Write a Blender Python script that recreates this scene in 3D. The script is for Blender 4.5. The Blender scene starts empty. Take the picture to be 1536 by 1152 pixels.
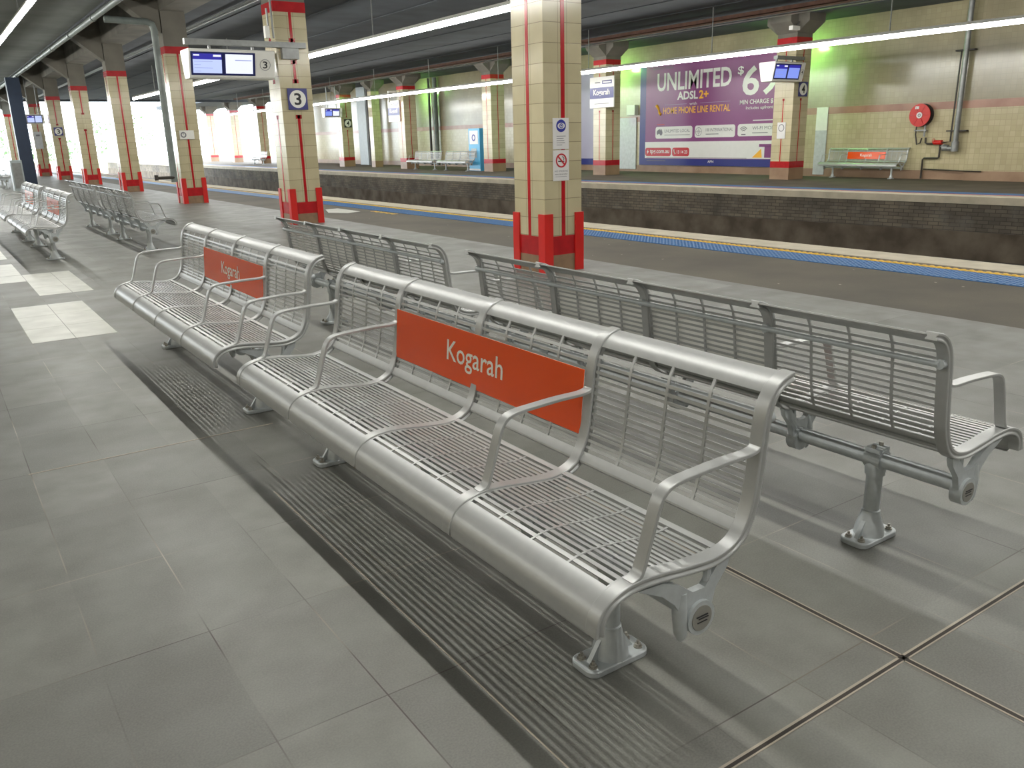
import bpy, math, random
from mathutils import Matrix, Vector
random.seed(7)
sc = bpy.context.scene
col = sc.collection
PI = math.pi

# ------------------------------------------------------------------ camera
def cam_ray(px, py, f=1255.0):
    return Vector((px - 768.0, -(py - 576.0), -f)).normalized()
_y = cam_ray(-129, 228)
_q = cam_ray(1500, 228 - .0255 * 1629)
_z = _q.cross(_y).normalized()
_x = _y.cross(_z)
cd = bpy.data.cameras.new('camera')
cam = bpy.data.objects.new('camera', cd)
col.objects.link(cam)
cd.sensor_width = 36.0
cd.lens = 1255.0 * 36.0 / 1536.0
cd.clip_end = 500
cam.matrix_world = Matrix.Translation((0, 0, 1.55)) @ Matrix((_x, _y, _z)).to_4x4()
sc.camera = cam

# ------------------------------------------------------------------ world, exposure
w = bpy.data.worlds.new('daylight')
sc.world = w
w.use_nodes = True
bgn = w.node_tree.nodes['Background']
bgn.inputs[0].default_value = (.86, .94, 1.0, 1)
bgn.inputs[1].default_value = 9.0
sc.view_settings.view_transform = 'Standard'
sc.view_settings.look = 'None'
sc.view_settings.exposure = 0.2
sc.view_settings.gamma = 1.0
sc.view_settings.use_curve_mapping = False
STRIP_E = 88.0
STRIP_C = (1.0, .99, .94)

# ------------------------------------------------------------------ materials
def srgb(r, g, b):
    def c(v):
        v /= 255.0
        return v / 12.92 if v <= .04045 else ((v + .055) / 1.055) ** 2.4
    return (c(r), c(g), c(b), 1)

class NT:
    def __init__(s, name):
        s.m = bpy.data.materials.new(name)
        s.m.use_nodes = True
        s.t = s.m.node_tree
        s.b = s.t.nodes['Principled BSDF']
    def n(s, typ, **kw):
        nd = s.t.nodes.new(typ)
        for k, v in kw.items():
            setattr(nd, k, v)
        return nd
    def l(s, a, b):
        s.t.links.new(a, b)
    def val(s, inp, v):
        if hasattr(v, 'is_linked') or hasattr(v, 'links'):
            s.l(v, inp)
        else:
            inp.default_value = v
    def math(s, op, a, b=None, clamp=False):
        nd = s.n('ShaderNodeMath', operation=op, use_clamp=clamp)
        s.val(nd.inputs[0], a)
        if b is not None:
            s.val(nd.inputs[1], b)
        return nd.outputs[0]
    def mix(s, f, a, b, mode='MIX'):
        nd = s.n('ShaderNodeMix', data_type='RGBA', blend_type=mode)
        s.val(nd.inputs[0], f); s.val(nd.inputs[6], a); s.val(nd.inputs[7], b)
        return nd.outputs[2]
    def noise(s, scale, detail=3, vec=None, lo=.35, hi=.65):
        nd = s.n('ShaderNodeTexNoise')
        nd.inputs['Scale'].default_value = scale
        nd.inputs['Detail'].default_value = detail
        s.l(vec if vec is not None else s.pos(), nd.inputs['Vector'])
        r = s.n('ShaderNodeMapRange')
        r.inputs[1].default_value = lo; r.inputs[2].default_value = hi
        s.l(nd.outputs[0], r.inputs[0])
        return r.outputs[0]
    def pos(s):
        if not hasattr(s, '_p'):
            s._p = s.n('ShaderNodeTexCoord').outputs['Object']
        return s._p
    def xyz(s, v=None):
        nd = s.n('ShaderNodeSeparateXYZ')
        s.l(v if v is not None else s.pos(), nd.inputs[0])
        return nd.outputs
    def vec(s, x, y, z=0.0):
        nd = s.n('ShaderNodeCombineXYZ')
        s.val(nd.inputs[0], x); s.val(nd.inputs[1], y); s.val(nd.inputs[2], z)
        return nd.outputs[0]
    def line(s, v, pitch, off, wd):      # 1 on the joint
        a = s.math('DIVIDE', s.math('SUBTRACT', v, off), pitch)
        fr = s.math('FRACT', s.math('ADD', a, .5))
        d = s.math('ABSOLUTE', s.math('SUBTRACT', fr, .5))
        return s.math('LESS_THAN', d, wd / pitch / 2)
    def bump(s, h, strength=.3, dist=.01):
        b = s.n('ShaderNodeBump')
        b.inputs['Strength'].default_value = strength
        b.inputs['Distance'].default_value = dist
        s.l(h, b.inputs['Height'])
        s.l(b.outputs[0], s.b.inputs['Normal'])
    def out(s, c, rough=.5, metal=0.0, spec=None):
        s.val(s.b.inputs['Base Color'], c)
        s.val(s.b.inputs['Roughness'], rough)
        s.val(s.b.inputs['Metallic'], metal)
        if spec is not None:
            s.b.inputs['Specular IOR Level'].default_value = spec
        return s.m

def plain(name, rgb, rough=.5, metal=0.0, var=.12, scale=6.0, spec=None):
    t = NT(name)
    c = srgb(*rgb)
    d = tuple(x * (1 - var) for x in c[:3]) + (1,)
    return t.out(t.mix(t.noise(scale, 4), d, c), rough, metal, spec)

def emit(name, c, e):
    m = bpy.data.materials.new(name)
    m.use_nodes = True
    b = m.node_tree.nodes['Principled BSDF']
    b.inputs['Base Color'].default_value = (.02, .02, .02, 1)
    b.inputs['Emission Color'].default_value = tuple(c[:3]) + (1,)
    b.inputs['Emission Strength'].default_value = e
    if e > 5:
        m.cycles.emission_sampling = 'FRONT_BACK'
    return m

M = {}
M['metal'] = plain('silver_paint', (180, 181, 179), .36, .3, .05, 30)
M['cast'] = plain('cast_aluminium', (196, 201, 202), .42, .3, .10, 40)
M['bolt'] = plain('bolt_steel', (170, 166, 156), .35, .7)
M['capface'] = plain('cap_face', (158, 156, 148), .5, .4)
M['orange'] = plain('orange_sign', (240, 86, 22), .2, 0, .04, 3)
M['white'] = plain('white_enamel', (232, 231, 224), .35, 0, .05)
M['cream_txt'] = plain('sign_lettering', (250, 244, 230), .3, 0, .02)
M['red'] = plain('red_paint', (206, 36, 30), .3, 0, .12, 5)
M['redtile'] = plain('red_tile', (180, 28, 34), .18, 0, .2, 9)
M['tan'] = plain('tan_tile', (146, 118, 92), .3, 0, .25, 9)
M['navy'] = plain('navy_enamel', (46, 48, 118), .3, 0, .06)
M['black'] = plain('black_ink', (24, 24, 30), .5, 0, .05)
M['greyprint'] = plain('grey_print', (120, 120, 125), .5, 0, .05)
M['signblue'] = plain('sign_blue', (42, 50, 150), .3, 0, .05)
M['signred'] = plain('sign_red', (190, 30, 44), .3, 0, .05)
M['concrete'] = plain('stained_concrete', (118, 114, 104), .8, 0, .35, 1.2)
M['darkceil'] = plain('sooty_soffit', (76, 81, 86), .85, 0, .35, .8)
M['ceil'] = plain('painted_soffit', (122, 126, 122), .8, 0, .3, .7)
M['pipe'] = plain('grey_pipe', (120, 128, 124), .45, 0, .2, 5)
M['steelgal'] = plain('galvanised', (150, 152, 150), .4, .5, .2, 8)
M['dkpipe'] = plain('dark_conduit', (58, 52, 46), .5, 0, .2)
M['darksteel'] = plain('dark_blue_steel', (38, 52, 74), .5, 0, .1)
M['rust'] = plain('rusty_steel', (90, 60, 45), .8, 0, .3)
M['ballast'] = plain('ballast_stone', (52, 46, 40), .95, 0, .5, 9)
M['coping'] = plain('pale_coping', (196, 186, 164), .7, 0, .2, 3)
M['bluebox'] = plain('light_blue_panel', (80, 170, 214), .3, 0, .06)
M['ltblue'] = plain('pale_blue_cabinet', (172, 182, 184), .4, 0, .1)
M['yellow'] = plain('yellow_studs', (226, 178, 44), .5, 0, .15, 12)
M['blue'] = plain('blue_tactile', (46, 102, 156), .5, 0, .22, 14)
M['purple'] = plain('purple_print', (128, 56, 118), .3, 0, .08, 1)
M['adwhite'] = plain('white_print', (222, 220, 218), .3, 0, .03)
M['adyellow'] = plain('yellow_print', (240, 176, 44), .3, 0, .03)
M['adgrey'] = plain('grey_ad_print', (100, 96, 106), .3, 0, .03)
M['lav'] = plain('lavender_print', (176, 170, 196), .3, 0, .12, .6)
M['adblue'] = plain('deep_blue_frame', (30, 40, 120), .3, 0, .06)
M['leaf'] = plain('leaf_green_hazed', (126, 150, 116), .8, 0, .4, 1.5)  # green paled and desaturated, distant haze put into the leaf colour
M['bark'] = plain('bark_brown', (110, 90, 70), .9)
M['grass'] = plain('pale_verge', (150, 160, 120), .95, 0, .3, .3)
M['paper'] = plain('pale_notice', (200, 204, 206), .25, 0, .15, 8)
M['glow'] = emit('tube_glow', STRIP_C, STRIP_E)
M['glow_wide'] = emit('tube_glow_wide', STRIP_C, STRIP_E * .5)
M['glow_dim'] = emit('tube_glow_dim', STRIP_C, STRIP_E * .52)
M['green'] = emit('green_lamp', (.34, 1.0, .20), 260.0)
M['scr_blue'] = emit('screen_dark_blue', srgb(34, 30, 150), 1.0)
M['scr_frame'] = plain('screen_bezel', (34, 40, 96), .3)
M['scr_lt'] = emit('screen_pale_blue', srgb(186, 200, 250), 1.0)
M['scr_wt'] = emit('screen_white', srgb(232, 236, 255), 1.0)
M['scr_p4'] = emit('screen_mid_blue', srgb(126, 146, 232), 1.0)
M['scr_tx'] = emit('screen_text_grey', srgb(140, 150, 200), 1.0)

# glazed tile on columns (uv: u across the face from its middle, v height)
t = NT('cream_column_tile')
uv = t.n('ShaderNodeUVMap').outputs[0]
u, v, _ = t.xyz(uv)
rowj = t.line(v, .2105, .005, .006)
au = t.math('ABSOLUTE', u)
vj = t.math('LESS_THAN', t.math('ABSOLUTE', t.math('SUBTRACT', au, .062)), .0022)
j = t.math('MAXIMUM', rowj, vj)
rid = t.math('FLOOR', t.math('DIVIDE', t.math('SUBTRACT', v, .005), .2105))
sid = t.math('SIGN', u)
wn = t.n('ShaderNodeTexWhiteNoise', noise_dimensions='3D')
t.l(t.vec(rid, sid, t.math('FLOOR', t.math('MULTIPLY', t.xyz()[1], .6))), wn.inputs[0])
c1 = t.mix(wn.outputs[0], srgb(184, 174, 140), srgb(202, 192, 158))
c1 = t.mix(t.math('MULTIPLY', t.noise(3, 4), .35), c1, srgb(168, 156, 128))
t.bump(t.math('SUBTRACT', 1.0, j), .4, .003)
M['coltile'] = t.out(t.mix(t.math('MULTIPLY', j, .75), c1, srgb(96, 84, 66)), .16)

# grey platform tiles
t = NT('grey_platform_tile')
x, y, z = t.xyz()
jx = t.line(x, .331, .19, .0045)
jy = t.line(y, .655, 1.285, .0045)
nz = t.noise(2.3, 3)
jx = t.math('MULTIPLY', jx, t.noise(1.7, 2, None, .42, .6))
j = t.math('MAXIMUM', jx, t.math('MULTIPLY', jy, t.noise(1.1, 2, None, .38, .58)))
ix = t.math('FLOOR', t.math('DIVIDE', t.math('SUBTRACT', x, .19), .331))
iy = t.math('FLOOR', t.math('DIVIDE', t.math('SUBTRACT', y, 1.285), .655))
wn = t.n('ShaderNodeTexWhiteNoise', noise_dimensions='2D')
t.l(t.vec(ix, iy), wn.inputs[0])
c1 = t.mix(wn.outputs[0], srgb(101, 101, 96), srgb(120, 120, 114))
c1 = t.mix(t.math('MULTIPLY', t.noise(5, 8), .55), c1, srgb(88, 86, 80))
c1 = t.mix(t.math('MULTIPLY', t.noise(160, 2), .25), c1, srgb(140, 140, 130))
jc = t.mix(t.noise(.9, 1, None, .45, .55), srgb(64, 56, 50), srgb(150, 142, 128))
M['floor'] = t.out(t.mix(t.math('MULTIPLY', j, .95), c1, jc), t.math('ADD', .46, t.math('MULTIPLY', nz, .12)))
t = NT('pale_platform_tile')
c1 = t.mix(t.noise(4, 5), srgb(168, 168, 156), srgb(186, 186, 174))
M['palefloor'] = t.out(c1, .4)
M['groutpale'] = plain('pale_grout', (168, 158, 142), .7)
M['groutdark'] = plain('dark_joint', (50, 44, 38), .8)

# asphalt
t = NT('worn_asphalt')
c1 = t.mix(t.noise(.8, 5), srgb(76, 70, 58), srgb(95, 88, 73))
c1 = t.mix(t.math('MULTIPLY', t.noise(90, 3), .4), c1, srgb(70, 64, 56))
vo = t.n('ShaderNodeTexVoronoi')
vo.inputs['Scale'].default_value = 3.2
t.l(t.pos(), vo.inputs['Vector'])
spot = t.math('LESS_THAN', vo.outputs[0], .045)
c1 = t.mix(t.math('MULTIPLY', spot, .8), c1, srgb(176, 166, 150))
M['asphalt'] = t.out(c1, .75)
t = NT('dark_asphalt')
c1 = t.mix(t.noise(1.1, 5), srgb(74, 66, 56), srgb(92, 82, 70))
M['asphalt4'] = t.out(c1, .8)

# blackened brick platform face
t = NT('blackened_brick')
x, y, z = t.xyz()
br = t.n('ShaderNodeTexBrick')
br.inputs['Scale'].default_value = 1.0
br.inputs['Mortar Size'].default_value = .007
br.inputs['Brick Width'].default_value = .24
br.inputs['Row Height'].default_value = .085
br.inputs['Color1'].default_value = srgb(104, 96, 84)
br.inputs['Color2'].default_value = srgb(126, 116, 100)
br.inputs['Mortar'].default_value = srgb(72, 66, 58)
t.l(t.vec(y, z), br.inputs['Vector'])
c1 = t.mix(t.math('MULTIPLY', t.noise(.9, 6), .6), br.outputs[0], srgb(56, 54, 50))
c1 = t.mix(t.math('MULTIPLY', t.noise(2.4, 6, None, .5, .75), .5), c1, srgb(120, 116, 108))
t.bump(t.math('SUBTRACT', 1.0, br.outputs[1]), .5, .01)
M['brick'] = t.out(c1, .9)
t = NT('grimy_concrete_footing')
c1 = t.mix(t.noise(1.6, 6), srgb(76, 66, 54), srgb(108, 98, 84))
M['footing'] = t.out(c1, .9)

# cream wall tiles
t = NT('cream_wall_tile')
x, y, z = t.xyz()
br = t.n('ShaderNodeTexBrick')
br.offset = 0.0
br.inputs['Scale'].default_value = 1.0
br.inputs['Mortar Size'].default_value = .006
br.inputs['Brick Width'].default_value = .152
br.inputs['Row Height'].default_value = .152
br.inputs['Color1'].default_value = srgb(184, 174, 138)
br.inputs['Color2'].default_value = srgb(196, 186, 150)
br.inputs['Mortar'].default_value = srgb(172, 161, 129)
t.l(t.vec(y, z), br.inputs['Vector'])
c1 = t.mix(t.math('MULTIPLY', t.noise(.7, 5), .4), br.outputs[0], srgb(150, 136, 108))
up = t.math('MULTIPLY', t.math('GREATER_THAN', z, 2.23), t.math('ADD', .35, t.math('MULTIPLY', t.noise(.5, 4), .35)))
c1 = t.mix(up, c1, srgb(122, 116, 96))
M['walltile'] = t.out(c1, .18)
t = NT('brown_band_tile')
c1 = t.mix(t.noise(1.4, 4), srgb(150, 110, 92), srgb(172, 132, 112))
M['brownband'] = t.out(c1, .25)
t = NT('brown_skirting_tile')
c1 = t.mix(t.noise(1.4, 4), srgb(136, 108, 84), srgb(158, 130, 104))
M['skirt'] = t.out(c1, .35)

# ------------------------------------------------------------------ mesh helpers
class MB:
    def __init__(s):
        s.v = []; s.f = []; s.mi = []; s.cur = 0; s.uv = None
    def face(s, idx):
        s.f.append(idx); s.mi.append(s.cur)
    def box(s, x0, x1, y0, y1, z0, z1):
        b = len(s.v)
        s.v += [(x0, y0, z0), (x1, y0, z0), (x1, y1, z0), (x0, y1, z0), (x0, y0, z1), (x1, y0, z1), (x1, y1, z1), (x0, y1, z1)]
        for q in ((0, 3, 2, 1), (4, 5, 6, 7), (0, 1, 5, 4), (1, 2, 6, 5), (2, 3, 7, 6), (3, 0, 4, 7)):
            s.face([b + i for i in q])
        return s
    def loft(s, rings, cap=True):
        b = len(s.v); n = len(rings[0])
        for r in rings:
            s.v += [tuple(p) for p in r]
        for i in range(len(rings) - 1):
            for k in range(n):
                k2 = (k + 1) % n
                s.face([b + i * n + k, b + i * n + k2, b + (i + 1) * n + k2, b + (i + 1) * n + k])
        if cap:
            s.face([b + k for k in range(n)][::-1])
            e = b + (len(rings) - 1) * n
            s.face([e + k for k in range(n)])
        return s
    def prism(s, poly, axis, lo, hi):           # poly in the two other axes (in xyz order)
        def P(p, h):
            return (h, p[0], p[1]) if axis == 'x' else (p[0], h, p[1]) if axis == 'y' else (p[0], p[1], h)
        return s.loft([[P(p, lo) for p in poly], [P(p, hi) for p in poly]])
    def tube(s, pts, r, n=10, cap=True):
        pts = [Vector(p) for p in pts]
        rings = []
        up = None
        for i, p in enumerate(pts):
            a = pts[max(i - 1, 0)]; c = pts[min(i + 1, len(pts) - 1)]
            d = (c - a).normalized()
            if up is None:
                up = Vector((0, 0, 1)) if abs(d.z) < .9 else Vector((0, 1, 0))
            e1 = d.cross(up).normalized(); e2 = e1.cross(d); up = e2
            rr = r[i] if isinstance(r, (list, tuple)) else r
            rings.append([p + (e1 * math.cos(2 * PI * k / n) + e2 * math.sin(2 * PI * k / n)) * rr for k in range(n)])
        return s.loft(rings, cap)
    def lathe(s, prof, c=(0, 0), n=16):         # prof: (r, z) upward
        return s.loft([[(c[0] + r * math.cos(2 * PI * k / n), c[1] + r * math.sin(2 * PI * k / n), z) for k in range(n)] for r, z in prof])
    def disc(s, c, r, axis, th, n=24):
        poly = []
        for k in range(n):
            a = 2 * PI * k / n
            poly.append((math.cos(a) * r, math.sin(a) * r))
        if axis == 'x':
            return s.prism([(c[1] + a, c[2] + b) for a, b in poly], 'x', c[0] - th, c[0] + th)
        if axis == 'y':
            return s.prism([(c[0] + a, c[2] + b) for a, b in poly], 'y', c[1] - th, c[1] + th)
        return s.prism([(c[0] + a, c[1] + b) for a, b in poly], 'z', c[2] - th, c[2] + th)
    def ring(s, c, r0, r1, axis, th, n=32):
        b = len(s.v)
        def P(a, bb, h):
            return (c[0] + h, c[1] + a, c[2] + bb) if axis == 'x' else (c[0] + a, c[1] + h, c[2] + bb)
        for k in range(n):
            a = 2 * PI * k / n
            for r in (r0, r1):
                for h in (-th, th):
                    s.v.append(P(math.cos(a) * r, math.sin(a) * r, h))
        for k in range(n):
            i = b + 4 * k; j = b + 4 * ((k + 1) % n)
            s.face([i, j, j + 1, i + 1]); s.face([i + 2, i + 3, j + 3, j + 2])
            s.face([i, i + 2, j + 2, j]); s.face([i + 1, j + 1, j + 3, i + 3])
        return s
    def build(s, name, mat, parent=None, smooth=False, loc=None, bevel=0):
        me = bpy.data.meshes.new(name)
        me.from_pydata(s.v, [], s.f)
        mats = mat if isinstance(mat, (list, tuple)) else [mat]
        for m in mats:
            me.materials.append(m)
        if len(mats) > 1:
            me.polygons.foreach_set('material_index', s.mi)
        import bmesh
        bm = bmesh.new(); bm.from_mesh(me)
        bmesh.ops.recalc_face_normals(bm, faces=bm.faces)
        bm.to_mesh(me); bm.free()
        if smooth:
            me.polygons.foreach_set('use_smooth', [True] * len(me.polygons))
            try:
                me.set_sharp_from_angle(angle=math.radians(38))
            except Exception:
                pass
        o = bpy.data.objects.new(name, me)
        col.objects.link(o)
        if parent:
            o.parent = parent
        if loc:
            o.location = loc
        if bevel:
            bv = o.modifiers.new('bevel', 'BEVEL'); bv.width = bevel; bv.segments = 2; bv.limit_method = 'ANGLE'
        return o

def tag(o, label=None, cat=None, group=None, kind=None):
    if label: o['label'] = label
    if cat: o['category'] = cat
    if group: o['group'] = group
    if kind: o['kind'] = kind
    return o

def empty(name, loc, rz=0.0):
    o = bpy.data.objects.new(name, None)
    o.empty_display_size = .1
    col.objects.link(o)
    o.location = loc; o.rotation_euler = (0, 0, rz)
    return o

def copy_tree(o, parent=None):
    c = o.copy(); col.objects.link(c)
    if parent: c.parent = parent
    for ch in [k for k in bpy.data.objects if k.parent == o]:
        copy_tree(ch, c)
    return c

def structure(name, mb, mat, **kw):
    return tag(mb.build(name, mat, **kw), kind='structure')

def bx(name, mat, x0, x1, y0, y1, z0, z1, parent=None, bevel=0):
    return MB().box(x0, x1, y0, y1, z0, z1).build(name, mat, parent, bevel=bevel)

# lettering: facing 'W' (towards -x, reads along -y) or 'S' (towards -y, reads along +x)
def text(s, cx, cy, cz, wd, ht, face, mat, parent=None, name='lettering', th=.0015, bold=0.0, slant=0.0):
    cu = bpy.data.curves.new('t', 'FONT')
    cu.body = s; cu.align_x = 'LEFT'; cu.extrude = 0; cu.offset = bold; cu.shear = slant
    cu.resolution_u = 3
    ob = bpy.data.objects.new('t', cu)
    col.objects.link(ob)
    dg = bpy.context.evaluated_depsgraph_get()
    me = bpy.data.meshes.new_from_object(ob.evaluated_get(dg))
    bpy.data.objects.remove(ob); bpy.data.curves.remove(cu)
    xs = [v.co.x for v in me.vertices]; ys = [v.co.y for v in me.vertices]
    x0, x1, y0, y1 = min(xs), max(xs), min(ys), max(ys)
    for v in me.vertices:
        a = ((v.co.x - x0) / (x1 - x0) - .5) * wd
        b = ((v.co.y - y0) / (y1 - y0) - .5) * ht
        v.co = (-th, -a, b) if face == 'W' else (a, -th, b)
    me.materials.clear(); me.materials.append(mat)
    o = bpy.data.objects.new(name, me)
    col.objects.link(o)
    o.location = (cx, cy, cz)
    if parent: o.parent = parent
    return o

# ================================================================== SETTING
YE = 72.0
# platform 3 edge line: x = 10.15 - .02 (y - 4)
def ex(y): return 10.15 - .02 * (y - 4)
# platform 4 edge line, gently curved
E4 = [(-8, 20.3), (5, 19.8), (9, 19.5), (15.5, 18.85), (23, 18.25), (45, 18.1), (110, 18.3)]
def ex4(y):
    for (a, xa), (b, xb) in zip(E4, E4[1:]):
        if y <= b:
            return xa + (xb - xa) * (y - a) / (b - a)
    return E4[-1][1]
YS = [-8, 2, 5, 9, 12, 15.5, 19, 23, 30, 38, 45, 60, 80, 110]

def strip(mb, fa, fb, z0, z1, ys):
    mb.loft([[(fa(y), y, z0), (fb(y), y, z0), (fb(y), y, z1), (fa(y), y, z1)] for y in ys])
    return mb

structure('floor', MB().box(-9, 6.95, -8, 110, -.3, 0), M['floor'])
mb = MB(); strip(mb, lambda y: 6.95 - .003 * y, lambda y: ex(y) - 1.36, -.3, -.002, [-8, 110])
structure('asphalt_strip', mb, M['asphalt'])
mb = MB(); strip(mb, lambda y: ex(y) - 1.36, lambda y: ex(y) - .56, -.3, -.004, [-8, 110])
structure('asphalt_margin', mb, M['asphalt4'])
mb = MB(); strip(mb, lambda y: ex(y) - .55, lambda y: ex(y), -.34, .003, [-8, 110])
structure('platform_coping', mb, M['coping'])
mb = MB(); strip(mb, lambda y: ex(y) - .30, lambda y: ex(y) - .1, -1.4, -.3, [-8, 110])
structure('platform_face', mb, M['brick'])
# tactile strips
mb = MB()
strip(mb, lambda y: ex(y) - 1.34, lambda y: ex(y) - .81, -.01, .004, [-8, 110])
yy = 1.5
while yy < 22:
    for k in range(8):
        xx = ex(yy) - 1.34 + .035 + k * .0655
        mb.loft([[(xx + r * math.cos(a * PI / 3), yy + r * math.sin(a * PI / 3), zz) for a in range(6)] for r, zz in ((.019, .003), (.012, .010))])
    yy += .0655
tag(mb.build('tactile_strip', M['blue']), 'blue studded tactile paving strip along the near platform edge', 'tactile paving')
mb = MB()
strip(mb, lambda y: ex(y) - .78, lambda y: ex(y) - .70, -.01, .004, [-8, 110])
yy = 1.5
while yy < 26:
    xx = ex(yy) - .74
    mb.loft([[(xx + r * 1.3 * math.cos(a * PI / 3), yy + r * math.sin(a * PI / 3), zz) for a in range(6)] for r, zz in ((.04, .003), (.025, .013))])
    yy += .09
tag(mb.build('warning_line', M['yellow']), 'narrow yellow studded line beside the blue tactile strip, near platform', 'warning line')

# pale tiles, joints
pal = [(.52, 1.18, 7.835, 9.8), (.19, .52, 12.42, 13.07), (.52, .85, 12.42, 13.73), (.85, 1.4, 10.45, 11.75), (.52, 1.4, 11.75, 12.42), (.52, .85, 14.4, 16.3), (-.8, -.14, 9.15, 10.45)]
mb = MB()
for a, b, c, d in pal:
    yy = c
    while yy < d - .1:
        xx = a
        while xx < b - .1:
            mb.box(xx + .003, min(xx + .331, b) - .003, yy + .003, min(yy + .655, d) - .003, -.01, .0012)
            xx += .331
        yy += .655
structure('pale_floor_tiles', mb, M['palefloor'])
mb = MB()
for a, b, c, d in ((2.187, 2.2, -8, 3.1), (2.208, 2.215, -8, 3.1), (-.9, 8, 1.166, 1.174), (-.9, 8, 1.150, 1.155)):
    mb.box(a if d > 2 or b > 3 else a, b if b > 3 else a + .006, c, d, -.01, .0012)
mb.box(.18, 1.42, 4.555, 4.564, -.01, .0012)
mb.box(1.09, 1.095, 1.3, 3.6, -.01, .0010)
structure('pale_floor_joints', mb, M['groutpale'])
mb = MB()
mb.box(2.193, 2.208, -8, 3.1, -.01, .0014)
mb.box(-.9, 6.9, 1.155, 1.166, -.01, .0014)
structure('dark_floor_joints', mb, M['groutdark'])
mb = MB()
mb.prism([(7.5, 18.3), (7.75, 17.8), (8.15, 18.0), (8.15, 19.3), (7.8, 19.2)], 'z', -.01, .0005)
structure('pale_asphalt_patch', mb, M['palefloor'])
mb = MB()
for k in range(9):
    mb.box(8.3 + .03 * (k % 2), 8.45, 16.7 + k * .13, 16.77 + k * .13, -.01, .0005)
structure('worn_yellow_paint', mb, M['yellow'])

# track bed
structure('track_bed', MB().box(9.0, 20.6, -8, 110, -1.6, -1.4), M['ballast'])
for i, (x, lb) in enumerate(((11.5, 'rusty rail nearest the blue tactile strip'), (12.94, 'rusty rail second from the near platform'), (15.4, 'rusty rail third from the near platform'), (16.84, 'rusty rail nearest the blackened brick wall'))):
    mb = MB()
    mb.prism([(x - .07, -1.4), (x + .07, -1.4), (x + .07, -1.385), (x + .012, -1.37), (x + .012, -1.28), (x + .035, -1.27), (x + .035, -1.24), (x - .035, -1.24), (x - .035, -1.27), (x - .012, -1.28), (x - .012, -1.37), (x - .07, -1.385)], 'y', -8, 110)
    tag(mb.build('rail', M['rust']), lb, 'rail', 'rails in the track bed')

# platform 4
mb = MB(); strip(mb, lambda y: ex4(y) + .60, lambda y: 34.0, -.3, 0, YS)
structure('far_platform_surface', mb, M['asphalt4'])
mb = MB(); strip(mb, lambda y: ex4(y), lambda y: ex4(y) + .6, -.16, .003, YS)
structure('far_platform_coping', mb, M['coping'])
mb = MB(); strip(mb, lambda y: ex4(y) + .05, lambda y: ex4(y) + .4, -.78, -.16, YS)
structure('far_platform_brick_face', mb, M['brick'])
mb = MB(); strip(mb, lambda y: ex4(y) + .0, lambda y: ex4(y) + .4, -1.5, -.78, YS)
structure('far_platform_footing', mb, M['footing'])
mb = MB(); strip(mb, lambda y: ex4(y) + .62, lambda y: ex4(y) + .70, -.01, .006, YS)
tag(mb.build('warning_line', M['signred']), 'thin dark red line along the far platform coping', 'warning line')
mb = MB(); strip(mb, lambda y: ex4(y) + .72, lambda y: ex4(y) + 1.3, -.01, .006, YS)
tag(mb.build('tactile_strip', M['blue']), 'blue tactile strip along the far platform edge across the tracks', 'tactile paving')

# far wall
WX = 25.3
structure('wall_right', MB().box(WX, WX + .4, 13.3, 66, -.1, 5.4), M['walltile'])
structure('wall_right', MB().box(WX - .1, WX + .4, -8, 13.3, -.1, 5.4), M['walltile'])
structure('trim_1', MB().box(WX - .012, WX + .01, 13.3, 66, 2.02, 2.23).box(WX - .112, WX - .09, -8, 13.3, 2.02, 2.24), M['brownband'])
structure('baseboard_right', MB().box(WX - .015, WX + .01, 13.3, 66, 0, .26).box(WX - .115, WX - .09, -8, 13.3, 0, .27), M['skirt'])
# ceilings
structure('ceiling', MB().box(6.6, 26, -8, YE, 4.95, 5.4), M['darkceil'])
structure('ceiling', MB().box(20.6, 26, YE, 92, 4.95, 5.3), M['darkceil'])
structure('ceiling', MB().box(-9, 4.45, -8, YE + 8, 4.95, 5.4), M['ceil'])
structure('ceiling', MB().box(4.0, 7, -8, YE + 8, 5.75, 5.95), M['darkceil'])
structure('ceiling_edge_beam', MB().box(4.45, 4.6, -8, YE + 8, 4.9, 5.75), M['darkceil'])
structure('column_line_beam', MB().box(5.85, 6.6, -8, YE + 8, 4.9, 5.75), M['concrete'])
structure('end_fascia', MB().box(6.6, 26, YE - .4, YE, 4.8, 5.0), M['darkceil'])
mb = MB()
for k in range(9):
    yc = 8.13 + 8.28 * k
    mb.box(4.6, 5.85, yc - .3, yc + .3, 5.1, 5.75)
    mb.prism([(4.9, 5.1), (5.85, 4.35), (5.85, 5.1)], 'y', yc - .26, yc + .26)
structure('cross_beams', mb, M['concrete'])
mb = MB()
for k in range(9):
    mb.box(7.9 + k * 1.9, 7.94 + k * 1.9, -8, 71, 4.93, 4.95)
structure('ceiling_ribs', mb, M['darkceil'])
# shell behind and to the left of the camera
structure('wall_back', MB().box(-9, 26, -8.3, -8, -1.5, 6), M['concrete'])
structure('wall_left', MB().box(-9.3, -9, -8.3, 60, -.3, 6), M['walltile'])
# outside
structure('verge', MB().box(-120, 160, 110, 260, -1.7, -1.5).box(34, 160, 66, 110, -1.7, -1.5), M['grass'])

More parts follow.
